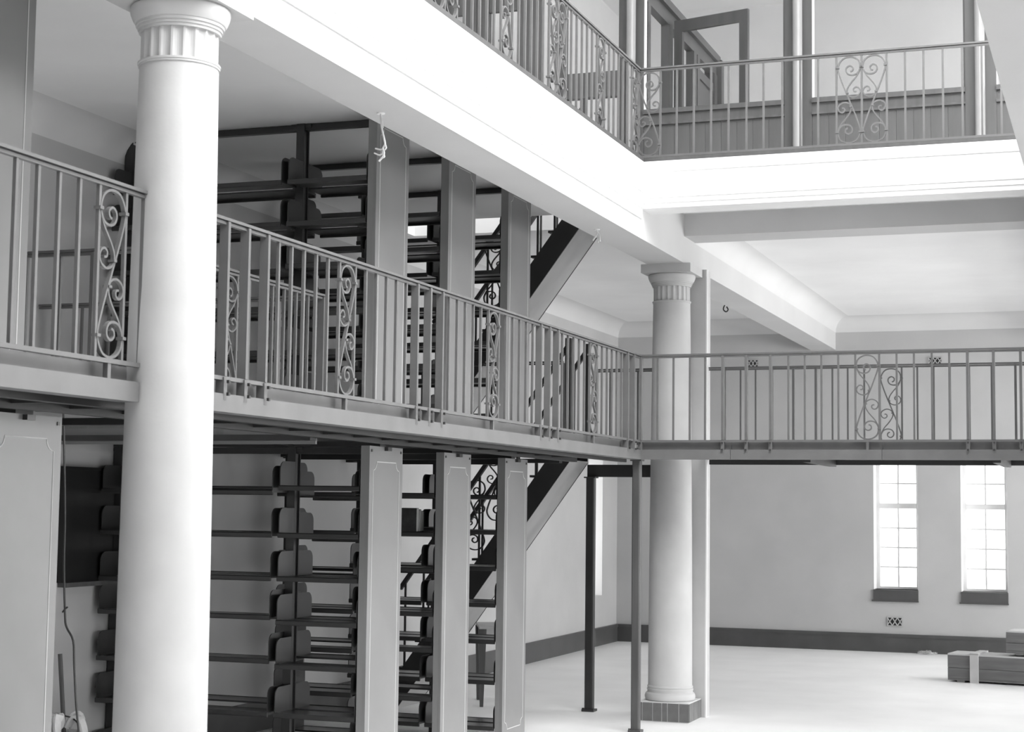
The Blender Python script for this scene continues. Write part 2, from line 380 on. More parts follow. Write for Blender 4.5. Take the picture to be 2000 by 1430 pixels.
br = tag(empty('walkway_bridge', (-1, 13.95, 0)), 'steel walkway bridging the hall from the deck to the right', 'walkway')
def Bb(n, x0, x1, y0, y1, z0, z1, m): return box(n, x0 + 1, x1 + 1, y0 - 13.95, y1 - 13.95, z0, z1, m, br)
XE = RIGHT_X
for x0, x1, y0, y1 in [(XD - .074, -3.45, YD + .07, 14.06), (-3.45, XE - .005, YD + .07, YB)]:
    Bb('deck_plate', x0, x1, y0, y1, Z_DBOT + .05, Z_DECK - .025, DECKU); Bb('bounce_slab', x0, x1, y0, y1, Z_DECK - .025, Z_DECK, DECK_BOUNCE)
for a, b in ((XD - .035, -2.96), (-2.957, -1.76), (-1.757, XE)):
    Bb('edge_channel', a, b, YD - .0, YD + .03, Z_DBOT, Z_CH, DECKM)
    Bb('kick_plate', a, b, YD + .055, YD + .069, Z_CH, 2.352, DECKM); Bb('channel_flange', a, b, YD + .03, YD + .069, Z_CH - .012, Z_CH, DECKM)
Bb('rear_channel', -3.44, XE, YB - .03, YB, 2.205, 2.37, DECKU)
Bb('cross_channel', -4.56, XD - .1, YB - .06, YB - .02, 2.09, 2.20, STRING)
for x in (-2.35, -.9, .5, 2): Bb('cross_channel', x - .03, x + .03, YD + .03, YB - .03, 2.19, 2.26, DECKU)

def steel_post(loc, label, w, m, top):
    t = tag(empty('steel_post', loc), label, 'post')
    box('shaft', -w / 2, w / 2, -w / 2, w / 2, .02, top, m, t, w * .12)
    box('base_plate', -w * .75, w * .75, -w * .75, w * .75, 0, .02, m, t)
    for sx in (-1, 1): box('bolt', sx * w * .6 - .008, sx * w * .6 + .008, -w * .6 - .008, -w * .6 + .008, .02, .032, m, t)
    box('cap_plate', -w * .7, w * .7, -w * .7, w * .7, top, top + .012, m, t)
    return t
steel_post((-3.752, 13.35, 0), 'slim square steel post under the walkway corner, beside the far column', .068, WOODD, 2.198)
steel_post((-4.515, 14.535, 0), 'dark slim steel post under the head of the lower stair', .075, STRING, 2.078)

# ------------------------------------------------------------------ wrought-iron railings
SPX = 1622.0
def sp(l): return [((x - 350) / SPX, 0.0, (670 - y) / SPX) for x, y in l]
MAIN = sp([(335, 303), (308, 290), (303, 252), (340, 226), (380, 250), (386, 295), (360, 335), (310, 350), (255, 335), (222, 290), (212, 240), (230, 170), (280, 125), (345, 110), (415, 125), (462, 175), (487, 245), (478, 310), (440, 430), (400, 540), (365, 630)])
MAIN = MAIN + [(0, 0, 0)] + [(-x, 0, -z) for x, y, z in reversed(MAIN)]
SEC = sp([(222, 300), (260, 370), (310, 430), (350, 485), (375, 540), (372, 590), (345, 625), (290, 640), (235, 615), (213, 570), (230, 525), (265, 508), (295, 530), (290, 562), (262, 568)])
_sm = {}
def scroll_meshes(m, hh, mirror):
    k = (m.name, round(hh, 3), mirror)
    if k not in _sm:
        sz = hh / .70; sx = -1 if mirror else 1
        S = lambda P: [(x * sx, y, z * sz) for x, y, z in P]
        _sm[k] = [tube_mesh('scroll', crom(S(MAIN), 3), 0, m, flat=(.010, .018)), tube_mesh('scroll', crom(S(SEC), 3), 0, m, flat=(.009, .016)),
                  tube_mesh('scroll', crom(S([(-x, y, -z) for x, y, z in SEC]), 3), 0, m, flat=(.009, .016))]
    return _sm[k]
def railing(name, label, org, rz, length, zb, zt, bars, scrolls, m, group, start=0.0, brackets=True, capw=.042):
    """local x runs along the rail; bars: (pos, wide?)"""
    t = tag(empty(name, org, rz), label, 'railing', group)
    box('top_rail', start, length, -capw / 2, capw / 2, zt - .013, zt, m, t)
    box('under_rail', start, length, -.011, .011, zt - .030, zt - .017, m, t)
    box('bottom_rail', start, length, -.014, .014, zb - .018, zb, m, t)
    for p, wide in bars:
        if wide:
            b = box('post', p - .010, p + .010, -.022, .022, zb, zt - .017, m, t)
            if brackets:
                k = box('bracket', -.014, .014, -.03, .012, -.05, .05, m, b); k.location = (0, 0, zb - .055 - (zb + zt - .017) / 2)
                for dz in (.03, -.025):
                    q = box('bolt', -.007, .007, -.042, -.03, -.007, .007, STRING, b); q.location = (0, -.036, k.location.z + dz)
        else:
            box('baluster', p - .0075, p + .0075, -.0075, .0075, zb, zt - .030, m, t)
    for p, mirror in scrolls:                                     # p = centre of the panel
        hh = zt - .034 - zb; ms = scroll_meshes(m, hh, mirror)
        s = link('scroll_panel', ms[0], t, (p, 0, zb + hh / 2))
        link('scroll', ms[1], s); link('scroll', ms[2], s)
        sx = -1 if mirror else 1
        for cx, cz in ((-.0925, .259), (.0865, .262), (.0925, -.259), (-.0865, -.262)):
            q = box('collar', -.012, .012, -.016, .016, -.006, .006, m, s); q.location = (sx * cx * .98, 0, cz * hh / .70)
        for cx, cz in ((.014, .055), (-.014, -.055)):
            q = box('collar', -.010, .010, -.015, .015, -.005, .005, m, s); q.location = (sx * cx, 0, cz * hh / .70)
        if brackets: box('stub', p - .011, p + .011, -.011, .011, zb - .11, zb - .018, m, t)
    return t
ZB, ZT = 2.368, 3.07
G1 = 'iron railings along the mezzanine deck and walkway'
R90 = math.pi / 2
def deck_bars(y0, y1):
    b, s = [], []; base = 5.506; per = 2.135
    for k in range(-2, 5):
        o = base + k * per
        s.append(o + .0925)
        L = [(o, 0), (o + .185, 0)] + [(o + .185 + .1325 * i, 0) for i in range(1, 6)] + [(o + .98 + .185 * i, 1) for i in range(3)] + [(o + 1.35 + .131 * i, 0) for i in range(1, 6)]
        b += L
    return [(p, w) for p, w in b if y0 + .02 < p < y1 - .02], [p for p in s if y0 + .1 < p < y1 - .1]
for y0, y1, lab in ((2.6, 5.86, 'light iron railing with one scroll panel in front of the nearest column'), (6.13, YD, 'long iron railing with three scroll panels receding from near column to deck corner')):
    b, s = deck_bars(y0, y1)
    railing('railing', lab, (XD - .02, y0, 0), R90, y1 - y0, ZB, ZT, [(p - y0, w) for p, w in b], [(p - y0, False) for p in s], RAIL, G1)
fb = [-3.569, -3.435, -3.298, -3.171, -2.493, -2.362, -2.23, -2.097, -1.964, -1.778, -1.644, -1.512, -1.376, -1.245, -.58, -.45, -.32, -.19, -.06, .08]
fw = [-3.024, -2.832, -2.635, -1.108, -.915, -.716]
o = XD - .02
railing('railing', 'dark iron railing on the near edge of the crossing walkway', (o, YD + .02, 0), 0, 4.6, ZB, ZT, [(x - o, 0) for x in fb] + [(x - o, 1) for x in fw] + [(.012, 1)], [(-1.871 - o, False)], RAIL, G1)
bbr = [-3.16, -3.026, -2.353, -2.221, -2.08, -1.947, -1.762, -1.632, -1.496, -1.361, -.69, -.56, -.43, -.3, -.17]
bw = [-3.301, -2.88, -2.691, -2.495, -1.205, -1.018, -.828]
o = -3.445
railing('railing', 'dark iron railing on the far edge of the crossing walkway', (o, YB - .02, 0), 0, 4.3, ZB, ZT, [(x - o, 0) for x in bbr] + [(x - o, 1) for x in bw], [(-1.855 - o, True)], RAIL, G1, brackets=False)
o = -4.50
railing('railing', 'short rail at the stair head, left of the far column', (o, YB - .02, 0), 0, .54, ZB, ZT, [(.14, 0), (.27, 0), (.40, 0), (.01, 1)], [], RAIL, G1, brackets=False)
# guard rail round the well in the deck, three sides
G2 = 'guard rails round the floor opening between the stacks'
yb = [7.3, 7.45, 7.58, 7.95, 8.08, 8.22, 8.35, 8.62, 8.75, 8.88]
railing('guard_rail', 'low guard rail with scroll panel beside the deck opening, facing the hall', (WELL[1] + .02, WELL[2] - .02, 0), R90, WELL[3] - WELL[2] + .04, ZB + .03, ZT, [(.0, 1), (.18, 0), (.33, 0), (.46, 0), (.59, 0), (.72, 0), (.905, 0), (1.04, 0), (1.17, 0), (1.31, 0), (1.45, 0), (1.6, 0), (1.75, 0), (1.93, 1)], [(.8125, True)], RAIL, G2, brackets=False)
for y, lab in ((WELL[2] - .02, 'plain guard rail on the near side of the deck opening'), (WELL[3] + .02, 'plain guard rail on the far side of the deck opening')):
    railing('guard_rail', lab, (LEFT_X + .02, y, 0), 0, WELL[1] - LEFT_X - .04, ZB + .03, ZT, [(.12 + .2 * i, i % 4 == 0) for i in range(9)], [], RAIL, G2, brackets=False, capw=.035)
# stairwell guard on the deck
railing('guard_rail', 'short guard rail in front of the stair opening on the deck', (-6.3, SWL[2] - .02, 0), 0, 1.78, ZB, ZT, [(.02 + .22 * i, i == 8) for i in range(9)], [], STRING, 'guard rail at the stair head', brackets=False, capw=.03)

# gallery (upper) railings
UB, UT = 4.605, 5.315
G3 = 'iron railings round the upper gallery'
bars, scr = [], []
for a, b in ((8.444, 8.635), (8.635, 8.822), (9.559, 9.762), (10.484, 10.667), (10.667, 10.848), (11.581, 11.769), (12.516, 12.70)):
    bars += [a, b]
scr = [(8.54, True), (8.729, False), (9.66, True), (10.575, True), (10.758, False), (11.675, True), (12.61, False)]
for a, b, n in ((8.822, 9.559, 6), (9.762, 10.484, 6), (10.848, 11.581, 6), (11.769, 12.516, 6), (7.8, 8.444, 5)):
    bars += [a + (b - a) * i / (n) for i in range(1, n)]
y0 = 6.4
bars += [6.5 + .13 * i for i in range(10)]
bars = sorted(set(round(x, 3) for x in bars)); bars = [x for i, x in enumerate(bars) if i == 0 or x - bars[i - 1] > .05]
railing('railing', 'upper gallery railing with scroll panels receding along the left fascia', (XF - .03, y0, 0), R90, YF + .03 - y0, UB, UT, [(x - y0, 0) for x in bars], [(p - y0, mm) for p, mm in scr], RAIL, G3, brackets=False)
ub = [-3.404, -3.27, -3.132, -2.993, -2.853, -2.711, -2.577, -2.43, -2.291, -2.153, -2.012, -1.821, -1.633, -1.496, -1.36, -1.218, -1.077, -.936, -.797, -.66]
o = XF - .03
railing('railing', 'upper gallery railing with a heart of scrolls across the back fascia', (o, YF + .03, 0), 0, XR0 - o, UB, UT, [(x - o, 0) for x in ub] + [(.0, 0)], [(-3.497 - o, True), (-1.9165 - o, True), (-1.727 - o, False)], RAIL, G3, brackets=False)

# ------------------------------------------------------------------ book stacks
XP = -4.50
_mc = {}
def bracket_mesh():
    if 'br' not in _mc:
        # side plate in the (y,z) plane, front top corner rounded
        d, h, r = .205, .165, .055
        pts = [(0, 0), (d, 0), (d, h - r)] + [(d - r + r * math.cos(a), h - r + r * math.sin(a)) for a in [math.pi / 2 * i / 5 for i in range(1, 6)]] + [(0, h)]
        n = len(pts); t = .003
        v = [(-t, y, z) for y, z in pts] + [(t, y, z) for y, z in pts]
        f = [tuple(range(n)), tuple(range(2 * n - 1, n - 1, -1))] + [(i, i + n, (i + 1) % n + n, (i + 1) % n) for i in range(n)]
        me = mesh('bracket', v, f, SHELF)
        import bmesh
        bm = bmesh.new(); bm.from_mesh(me); bmesh.ops.recalc_face_normals(bm, faces=bm.faces); bm.to_mesh(me); bm.free()
        _mc['br'] = me
    return _mc['br']
def shelf_mesh(L):
    k = ('sh', L)
    if k not in _mc:
        # tray section: thin plate with a rolled front lip
        d = .215
        sec = [(0, 0), (0, .012), (d - .012, .012), (d - .004, .016), (d, .010), (d, -.012), (d - .006, -.018), (d - .016, -.014), (d - .016, 0)]
        n = len(sec)
        v = [(-L / 2, y, z) for y, z in sec] + [(L / 2, y, z) for y, z in sec]
        f = [tuple(range(n)), tuple(range(2 * n - 1, n - 1, -1))] + [(i, i + n, (i + 1) % n + n, (i + 1) % n) for i in range(n)]
        me = mesh('shelf', v, f, SHELF)
        import bmesh
        bm = bmesh.new(); bm.from_mesh(me); bmesh.ops.recalc_face_normals(bm, faces=bm.faces); bm.to_mesh(me); bm.free()
        _mc[k] = me
    return _mc[k]
def frame_line(y0, y1, z0, z1, x, parent, w=.006):
    """thin painted line with scooped corners on the end panel"""
    c = .055; pts = []
    for cy, cz, a0 in ((y0, z0, 90), (y1, z0, 180), (y1, z1, 270), (y0, z1, 0)):
        pass
    def arc(cy, cz, a0, a1): return [(cy + c * math.cos(math.radians(a0 + (a1 - a0) * i / 5)), cz + c * math.sin(math.radians(a0 + (a1 - a0) * i / 5))) for i in range(6)]
    pts = arc(y0, z0, 90, 0) + arc(y1, z0, 180, 90) + arc(y1, z1, 270, 180) + arc(y0, z1, 0, -90)
    n = len(pts); cy, cz = (y0 + y1) / 2, (z0 + z1) / 2
    v, f = [], []
    for i, (y, z) in enumerate(pts):
        p, q = pts[i - 1], pts[(i + 1) % n]
        t = Vector((q[0] - p[0], q[1] - p[1])).normalized(); nn = Vector((-t.y, t.x))
        for s, xx in ((-1, x), (1, x), (1, x + .0015), (-1, x + .0015)): v.append((xx, y + nn.x * w / 2 * s, z + nn.y * w / 2 * s))
    for i in range(n):
        j = (i + 1) % n
        for k in range(4): f.append((i * 4 + k, i * 4 + (k + 1) % 4, j * 4 + (k + 1) % 4, j * 4 + k))
    return link('painted_line', mesh('painted_line', v, f, LINE), parent)
LOW = [.11, .46, .77, 1.05, 1.33, 1.61, 1.885]
HIGH = [2.52, 2.80, 3.09, 3.37, 3.65, 3.93]
def stack(label, Y0, Y1, z0, z1, levels, xs, group, jit=0.0, panel=True):
    yc = (Y0 + Y1) / 2
    t = tag(empty('book_stack', (XP, yc, z0)), label, 'book stack', group)
    hw = (Y1 - Y0) / 2
    if panel:
        p = box('end_panel', -.022, 0, -hw, hw, 0, z1 - z0, PANEL, t)
        for s in (-1, 1):
            q = box('edge_flange', -.05, .0, -.006, .006, -(z1 - z0) / 2, (z1 - z0) / 2, PANEL, p); q.location = (-.025, s * (hw - .006), 0)
        frame_line(-hw + .055, hw - .055, -(z1 - z0) / 2 + .10, (z1 - z0) / 2 - .10, .0112, p)
        for s in (-1, 1):
            q = box('screw', .011, .016, -.008, .008, -.008, .008, SHELF, p); q.location = (.0135, s * (hw - .03), (z1 - z0) / 2 - .03)
    for i, x in enumerate(xs):
        u = box('upright', x - .018, x + .018, -.03, .03, 0, z1 - z0, SHELF, t)
        for s in (-1, 1):
            q = box('flange', -.03, .03, -.004, .004, -(z1 - z0) / 2, (z1 - z0) / 2, SHELF, u); q.location = (0, s * .034, 0)
        q = box('cap_foot', -.075, .075, -.03, .03, -.012, .012, SHELF, u); q.location = (0, 0, (z1 - z0) / 2 - .014)
        q = box('foot', -.06, .06, -.05, .05, 0, .015, SHELF, u); q.location = (0, 0, -(z1 - z0) / 2 + .0075)
    box('top_channel', xs[-1], 0 - .022, -.02, .02, z1 - z0 - .045, z1 - z0 - .002, SHELF, t)
    for i in range(len(xs) - 1):
        xm = (xs[i] + xs[i + 1]) / 2; L = round(xs[i] - xs[i + 1], 3)
        for s in (-1, 1):
            for k, z in enumerate(levels):
                dz = random.choice((0, 0, 0, 0, .03, -.03)) * jit
                zz = z - z0 + dz
                sh = link('shelf', shelf_mesh(L - .045), t, (xm, s * .04, zz), (0, 0, 0 if s > 0 else math.pi))
                for e in (-1, 1):
                    link('bracket', bracket_mesh(), sh, (e * (L / 2 - .027), 0, .010))
    return t
U1, U2, U3 = [-.05, -.67], [-.05, -.67, -1.34], [-.05, -.67, -1.50, -2.01]
GL = 'steel book stacks on the ground floor'; GU = 'steel book stacks on the mezzanine deck'
ZL, ZU = 2.188, Z_CEIL - .002
stack('grey stack end panel at far lower left, cut off by the picture edge', 5.91, 6.43, 0, ZL, LOW, U1, GL)
stack('empty ground-floor stack nearest the round column, showing all its shelves', 9.74, 10.26, 0, ZL, LOW, U3, GL, 1)
stack('middle one of the three ground-floor stacks before the stair', 10.99, 11.51, 0, ZL, LOW, U2, GL, 1)
stack('rearmost ground-floor stack, directly in front of the lower stair', 12.24, 12.76, 0, ZL, LOW, U2, GL, 0)
stack('grey upper stack end panel at far upper left, cut off by the picture edge', 5.61, 6.13, Z_DECK, ZU, HIGH, U1, GU)
stack('empty deck stack nearest the round column, under the ceiling beam', 9.76, 10.28, Z_DECK, ZU, HIGH, U3, GU, 1)
stack('middle one of the three stacks on the deck before the upper stair', 11.0, 11.53, Z_DECK, ZU, HIGH, U2, GU, 1)
stack('rearmost stack on the deck, directly in front of the upper stair', 12.24, 12.77, Z_DECK, ZU, HIGH, U2, GU, 0)

# dark bundle of books left on a shelf of the middle stack
for i in range(3):
    k = tag(empty('book', (-4.78, 11.02 + .045 * i, 1.624)), ['dark bound book lying nearest in the small row on the middle stack shelf', 'dark bound book in the middle of the small row on the stack shelf', 'dark bound book at the back of the small row on the stack shelf'][i], 'book', 'three dark books left on the empty stack')
    box('cover', -.07, .07, -.02, .02, 0, .17 - .01 * i, BOOK, k); box('page_block', -.064, .074, -.016, .016, .006, .166 - .01 * i, CRATEL, k)

# ------------------------------------------------------------------ stairs
def stair(label, x0, z0, x1, z1, Y0, Y1, depth, nst, group, rail_scroll, top_x):
    """(x,z) run along the lower edge of the stringers"""
    t = tag(empty('steel_stair', ((x0 + x1) / 2, (Y0 + Y1) / 2, z0)), label, 'stair', group)
    ox, oy, oz = t.location
    P = [(x0, z0), (x1, z1), (x1, z1 + depth), (x0, z0 + depth)]
    sl = (z1 - z0) / (x1 - x0)
    # clip the foot flat on the floor it stands on
    Pl = [(x - ox, z - oz) for x, z in P]
    prism('stringer', Pl, 'y', Y0 - oy, Y0 + .014 - oy, STRING, t)
    prism('stringer', Pl, 'y', Y1 - .014 - oy, Y1 - oy, STRING, t)
    S = [(x0, z0 + .004), (x1, z1 + .004), (x1, z1 + .016), (x0, z0 + .016)]
    prism('soffit', [(x - ox, z - oz) for x, z in S], 'y', Y0 + .014 - oy, Y1 - .014 - oy, SOFF, t)
    for i in range(nst):
        xa = x0 + (x1 - x0) * (i + .5) / nst; za = z0 + sl * (xa - x0) + depth - .05
        box('tread', xa - .10 - ox, xa + .07 - ox, Y0 + .014 - oy, Y1 - .014 - oy, za - .02 - oz, za - oz, STRING, t)
    for yy in (Y0 + .007, Y1 - .007):
        xa, xb = x0 + .02, x1 - .01
        pts = [Vector((xa - ox, yy - oy, z0 + sl * (xa - x0) + depth + .74 - oz)), Vector((xb - ox, yy - oy, z0 + sl * (xb - x0) + depth + .74 - oz))]
        link('handrail', tube_mesh('handrail', pts, 0, STRING, flat=(.035, .04)), t)
        n = 9
        for i in range(n):
            xx = xa + (xb - xa) * (i + .3) / n; zz = z0 + sl * (xx - x0) + depth
            box('baluster', xx - .008 - ox, xx + .008 - ox, yy - .008 - oy, yy + .008 - oy, zz - .02 - oz, zz + .725 - oz, STRING, t)
        box('newel', xb - .03 - ox, xb + .02 - ox, yy - .025 - oy, yy + .025 - oy, z1 + depth - .12 - oz, z1 + depth + .78 - oz, STRING, t)
    for xx, mir in rail_scroll:
        ms = scroll_meshes(STRING, .62, mir); zz = z0 + sl * (xx - x0) + depth
        s = link('scroll_panel', ms[0], t, (xx - ox, Y0 + .007 - oy, zz + .42 - oz)); link('scroll', ms[1], s); link('scroll', ms[2], s)
    return t
SG = 'two flights of steel stair behind the stacks'
sl = 1.379
stair('lower steel stair flight with pale soffit rising from floor to deck', -6.12, 0.001, -4.52, 0.001 + sl * 1.60, 13.90, 14.45, .30, 9, SG, [(-5.385, True), (-5.195, False)], 0)
stair('upper steel stair flight with pale soffit rising from deck to gallery', -5.84, 3.671 + 1.345 * (-5.84 + 4.884), -4.40, 3.671 + 1.345 * (-4.40 + 4.884), 13.90, 14.45, .30, 9, SG, [(-5.25, True), (-5.06, False)], 0)

# ------------------------------------------------------------------ upper storey: partitions, pipes, open door
YP = 15.3
G0 = Z_GAL + .02
pt = tag(empty('glazed_partition', (-2.5, YP, G0)), 'stained wood partition with boarded dado across the upper gallery', 'partition')
def Pp(n, x0, x1, y0, y1, z0, z1, m): return box(n, x0 + 2.5, x1 + 2.5, y0 - YP, y1 - YP, z0 - G0, z1 - G0, m, pt)
stiles = [(-4.50, -4.26), (-2.90, -2.645), (-1.27, -1.00), (.36, .63), (2.0, 2.26)]
for a, b in stiles:
    Pp('stile', a, b, YP, YP + .10, G0, 7.9, WOOD)
    Pp('bead', a - .015, a, YP + .02, YP + .07, 5.62, 7.9, WOODD); Pp('bead', b, b + .012, YP + .02, YP + .07, 5.62, 7.9, P_WHITE if b < 0 else WOOD)  # visible right-hand beads are white: bright lit stile edges put into the colour
for (a, b), (c, d) in zip(stiles[:-1], stiles[1:]):
    Pp('cap_rail', b, c, YP - .03, YP + .12, 5.57, 5.615, WOOD)
    Pp('upper_board', b, c, YP + .01, YP + .06, 5.485, 5.57, WOOD)
    Pp('ledge', b, c, YP - .02, YP + .06, 5.462, 5.485, WOODD)
    n = 9
    for i in range(n): Pp('board', b + (c - b) * i / n + .001, b + (c - b) * (i + 1) / n - .001, YP + .015, YP + .045, G0 + .12, 5.462, WOOD)
    Pp('bottom_rail', b, c, YP, YP + .06, G0, G0 + .12, WOOD)
    Pp('head_rail', b, c, YP, YP + .10, 7.8, 7.9, WOOD)
    Pp('pane', b + .012, c - .015, YP + .045, YP + .049, 5.615, 7.8, GLASS)
# left bays, beyond the corner post: band of panelling with open space below
for a, b in ((-5.16, -5.05), (-5.47, -5.31), (-5.55, -5.49), (-6.11, -5.99), (-5.985, -5.86)):
    Pp('stile', a, b, YP, YP + .08, G0, 7.9, WOOD)
Pp('cross_band', -5.05, -4.50, YP + .01, YP + .06, 5.81, 6.03, WOODD)
Pp('cross_ledge', -5.05, -4.50, YP - .01, YP + .07, 5.775, 5.81, WOOD)
Pp('lower_band', -5.05, -4.50, YP + .01, YP + .06, G0, 5.30, WOOD)
Pp('header', -6.53, -6.11, YP + .01, YP + .06, 6.72, 7.2, WOODD); Pp('header', -5.86, -5.55, YP + .01, YP + .06, 6.72, 7.2, WOODD)
Pp('lower_panel', -6.53, -5.16, YP + .02, YP + .05, G0, 5.75, WOOD)

p2 = tag(empty('side_partition', (-4.3, 17, G0)), 'stained wood screen running back behind the gallery partition', 'partition')
def Q(n, x0, x1, y0, y1, z0, z1, m): return box(n, x0 + 4.3, x1 + 4.3, y0 - 17, y1 - 17, z0 - G0, z1 - G0, m, p2)
Q('cornice', -4.36, -4.22, 15.42, 18.42, 6.86, 6.94, WOOD); Q('top_rail', -4.34, -4.26, 15.42, 18.40, 6.72, 6.86, WOOD)
for a, b in ((15.42, 15.52), (16.24, 16.38), (17.28, 17.40), (17.44, 17.55), (18.25, 18.38)): Q('stile', -4.34, -4.25, a, b, G0, 6.72, WOOD)
Q('end_post', -4.40, -4.20, 18.38, 18.50, G0, 6.90, WOOD)
Q('mid_rail', -4.33, -4.27, 15.52, 16.24, 5.6, 5.68, WOOD); Q('dado_panel', -4.32, -4.28, 15.52, 16.24, G0, 5.6, WOOD)
Q('panel', -4.315, -4.285, 17.55, 18.25, G0, 6.50, WOOD); Q('panel_rail', -4.335, -4.265, 17.55, 18.25, 6.50, 6.60, WOOD)
Q('pane', -4.302, -4.298, 17.55, 18.25, 6.60, 6.72, GLASS)
dr = tag(empty('door_1', (-4.235, 16.40, G0), math.atan2(-.21, .80)), kind='structure')
dw = .835; dz = 6.79 - G0
box('hinge_stile', 0, .095, -.02, .02, .01, dz, WOODD, dr); box('lock_stile', dw - .095, dw, -.02, .02, .01, dz, WOODD, dr)
box('top_rail', .095, dw - .095, -.02, .02, dz - .12, dz, WOODD, dr); box('bottom_rail', .095, dw - .095, -.02, .02, .01, .28, WOODD, dr); box('middle_rail', .095, dw - .095, -.02, .02, .85, .98, WOODD, dr)
box('panel', .095, dw - .095, -.008, .008, .28, .85, WOODD, dr); box('pane', .095, dw - .095, -.002, .002, .98, dz - .12, GLASS, dr)
kb = lathe('knob', [(.006, 0), (.012, .02), (.024, .035), (.026, .05), (.018, .062)], PIPE, dr, (dw - .05, -.02, .92), 16); kb.rotation_euler = (math.pi / 2, 0, 0)
for x, lab in ((-4.365, 'round pipe column at the corner of the upper gallery, left of the open door'), (-2.765, 'round pipe column in the middle of the gallery partition'), (-1.135, 'round pipe column at the right end of the gallery view')):
    t = tag(empty('pipe_column', (x, YP - .075, G0)), lab, 'pipe column', 'pipe columns of the upper gallery')
    lathe('pipe', [(.045, .03), (.045, TOP - G0 - .03)], PIPE, t, n=24); lathe('foot_flange', [(.075, 0), (.075, .02), (.055, .03)], PIPE, t, n=24); lathe('top_flange', [(.055, TOP - G0 - .03), (.075, TOP - G0 - .02), (.075, TOP - G0)], PIPE, t, n=24)

# ------------------------------------------------------------------ smaller things
def grille(x0, x1, z0, z1, label):
    t = tag(empty('vent_grille', ((x0 + x1) / 2, BACK_Y, z0)), label, 'vent', 'lattice vents in the back wall')
    w, h = (x1 - x0) / 2, z1 - z0
    box('hole_shade', -w, w, -.004, -.0005, 0, h, BOARD, t)  # flat black sheet: shade inside the vent holes put into the colour
    for a in (-w, w - .008): box('frame', a, a + .008, -.016, -.004, 0, h, P_WALL, t)
    for z in (0, h - .008): box('frame', -w + .008, w - .008, -.016, -.004, z, z + .008, P_WALL, t)
    n = 3; s = 2 * w / n
    for i in range(n):
        for a, b in ((0, 1), (1, 0)):
            pts = [Vector((-w + s * (i + a), -.010, .006)), Vector((-w + s * (i + b), -.010, h - .006))]
            link('lattice_bar', tube_mesh('lattice_bar', pts, 0, P_WALL, flat=(.012, .008)), t)
grille(-2.898, -2.703, .335, .45, 'lattice vent low on the back wall below a window')
grille(-4.733, -4.58, 3.725, 3.828, 'lattice vent high on the back wall, just right of the far column')
grille(-2.352, -2.177, 3.722, 3.817, 'lattice vent high on the back wall toward the right')

def crate(name, label, loc, rz, L, D_, H, batt, m=CRATE):
    t = tag(empty(name, loc, rz), label, 'crate', 'wooden packing crates on the floor')
    box('bottom', 0, L, 0, D_, .02, .04, m, t)
    for z0, z1 in ((.042, H * .52), (H * .52 + .004, H)):
        box('plank', 0, L, 0, .018, z0, z1, m, t); box('plank', 0, L, D_ - .018, D_, z0, z1, m, t)
        box('plank', 0, .018, .018, D_ - .018, z0, z1, m, t); box('plank', L - .018, L, .018, D_ - .018, z0, z1, m, t)
    box('lid', 0, L, 0, D_, H, H + .016, CRATEL, t)
    for b in batt:
        box('batten', b, b + .09, -.018, 0, -.0, H + .02, CRATEL, t); box('batten', b, b + .09, -.018, D_ + .018, H + .016, H + .032, CRATEL, t)
    box('skid', .1, .18, 0, D_, 0, .02, m, t); box('skid', L - .2, L - .1, 0, D_, 0, .02, m, t)
    return t
crate('packing_crate', 'long low wooden crate with a pale batten on the floor at right', (-1.80, 18.74, 0), math.radians(-9), 1.9, .42, .285, [.24, 1.5])
crate('packing_crate', 'smaller dark crate stacked on the long crate at the right edge', (-1.19, 18.66, .318), math.radians(-9), 1.1, .40, .235, [.8])
# shavings by the baseboard
v, f = [], []
sh = []
for i in range(60):
    a = random.uniform(0, 6.28); r = random.uniform(0, .11); c = Vector((r * 1.2 * math.cos(a), r * .5 * math.sin(a), random.uniform(.005, .06) * (1 - r / .13)))
    pts = [c + Vector((random.uniform(-.05, .05), random.uniform(-.03, .03), random.uniform(-.004, .02))) for _ in range(4)]
    pts = [Vector((p.x, p.y, max(.003, p.z))) for p in pts]
    me = tube_mesh('s', crom(pts, 3), .002, SHAV, 3); n = len(v)
    v += [tuple(q.co) for q in me.vertices]; f += [tuple(k + n for k in p.vertices) for p in me.polygons]; bpy.data.meshes.remove(me)
o = link('wood_shavings', mesh('wood_shavings', v, f, SHAV), None, (-2.38, 22.12, 0)); tag(o, 'small tangle of pale wood shavings on the floor by the baseboard', 'shavings', kind='stuff')

# small table with tapered legs behind the last stack
tb = tag(empty('work_table', (-5.47, 14.74, 0), math.radians(24)), 'small stool-like table with dark tapered legs under the lower stair', 'table')
hx, hy = .19, .31
box('table_top', -hx, hx, -hy, hy, .70, .722, CRATEL, tb)
for s_ in (-1, 1):
    box('apron', -hx + .03, hx - .03, s_ * (hy - .03) - .01, s_ * (hy - .03) + .01, .62, .70, CRATEL, tb); box('apron', s_ * (hx - .03) - .01, s_ * (hx - .03) + .01, -hy + .04, hy - .04, .62, .70, CRATEL, tb)
for sx in (-1, 1):
    for sy in (-1, 1):
        vv = []; cx, cy = sx * (hx - .03), sy * (hy - .03)
        for z, h in ((0, .016), (.70, .036)):
            vv += [(cx - h, cy - h, z), (cx + h, cy - h, z), (cx + h, cy + h, z), (cx - h, cy + h, z)]
        link('leg', mesh('leg', vv, BF, WOODD), tb)

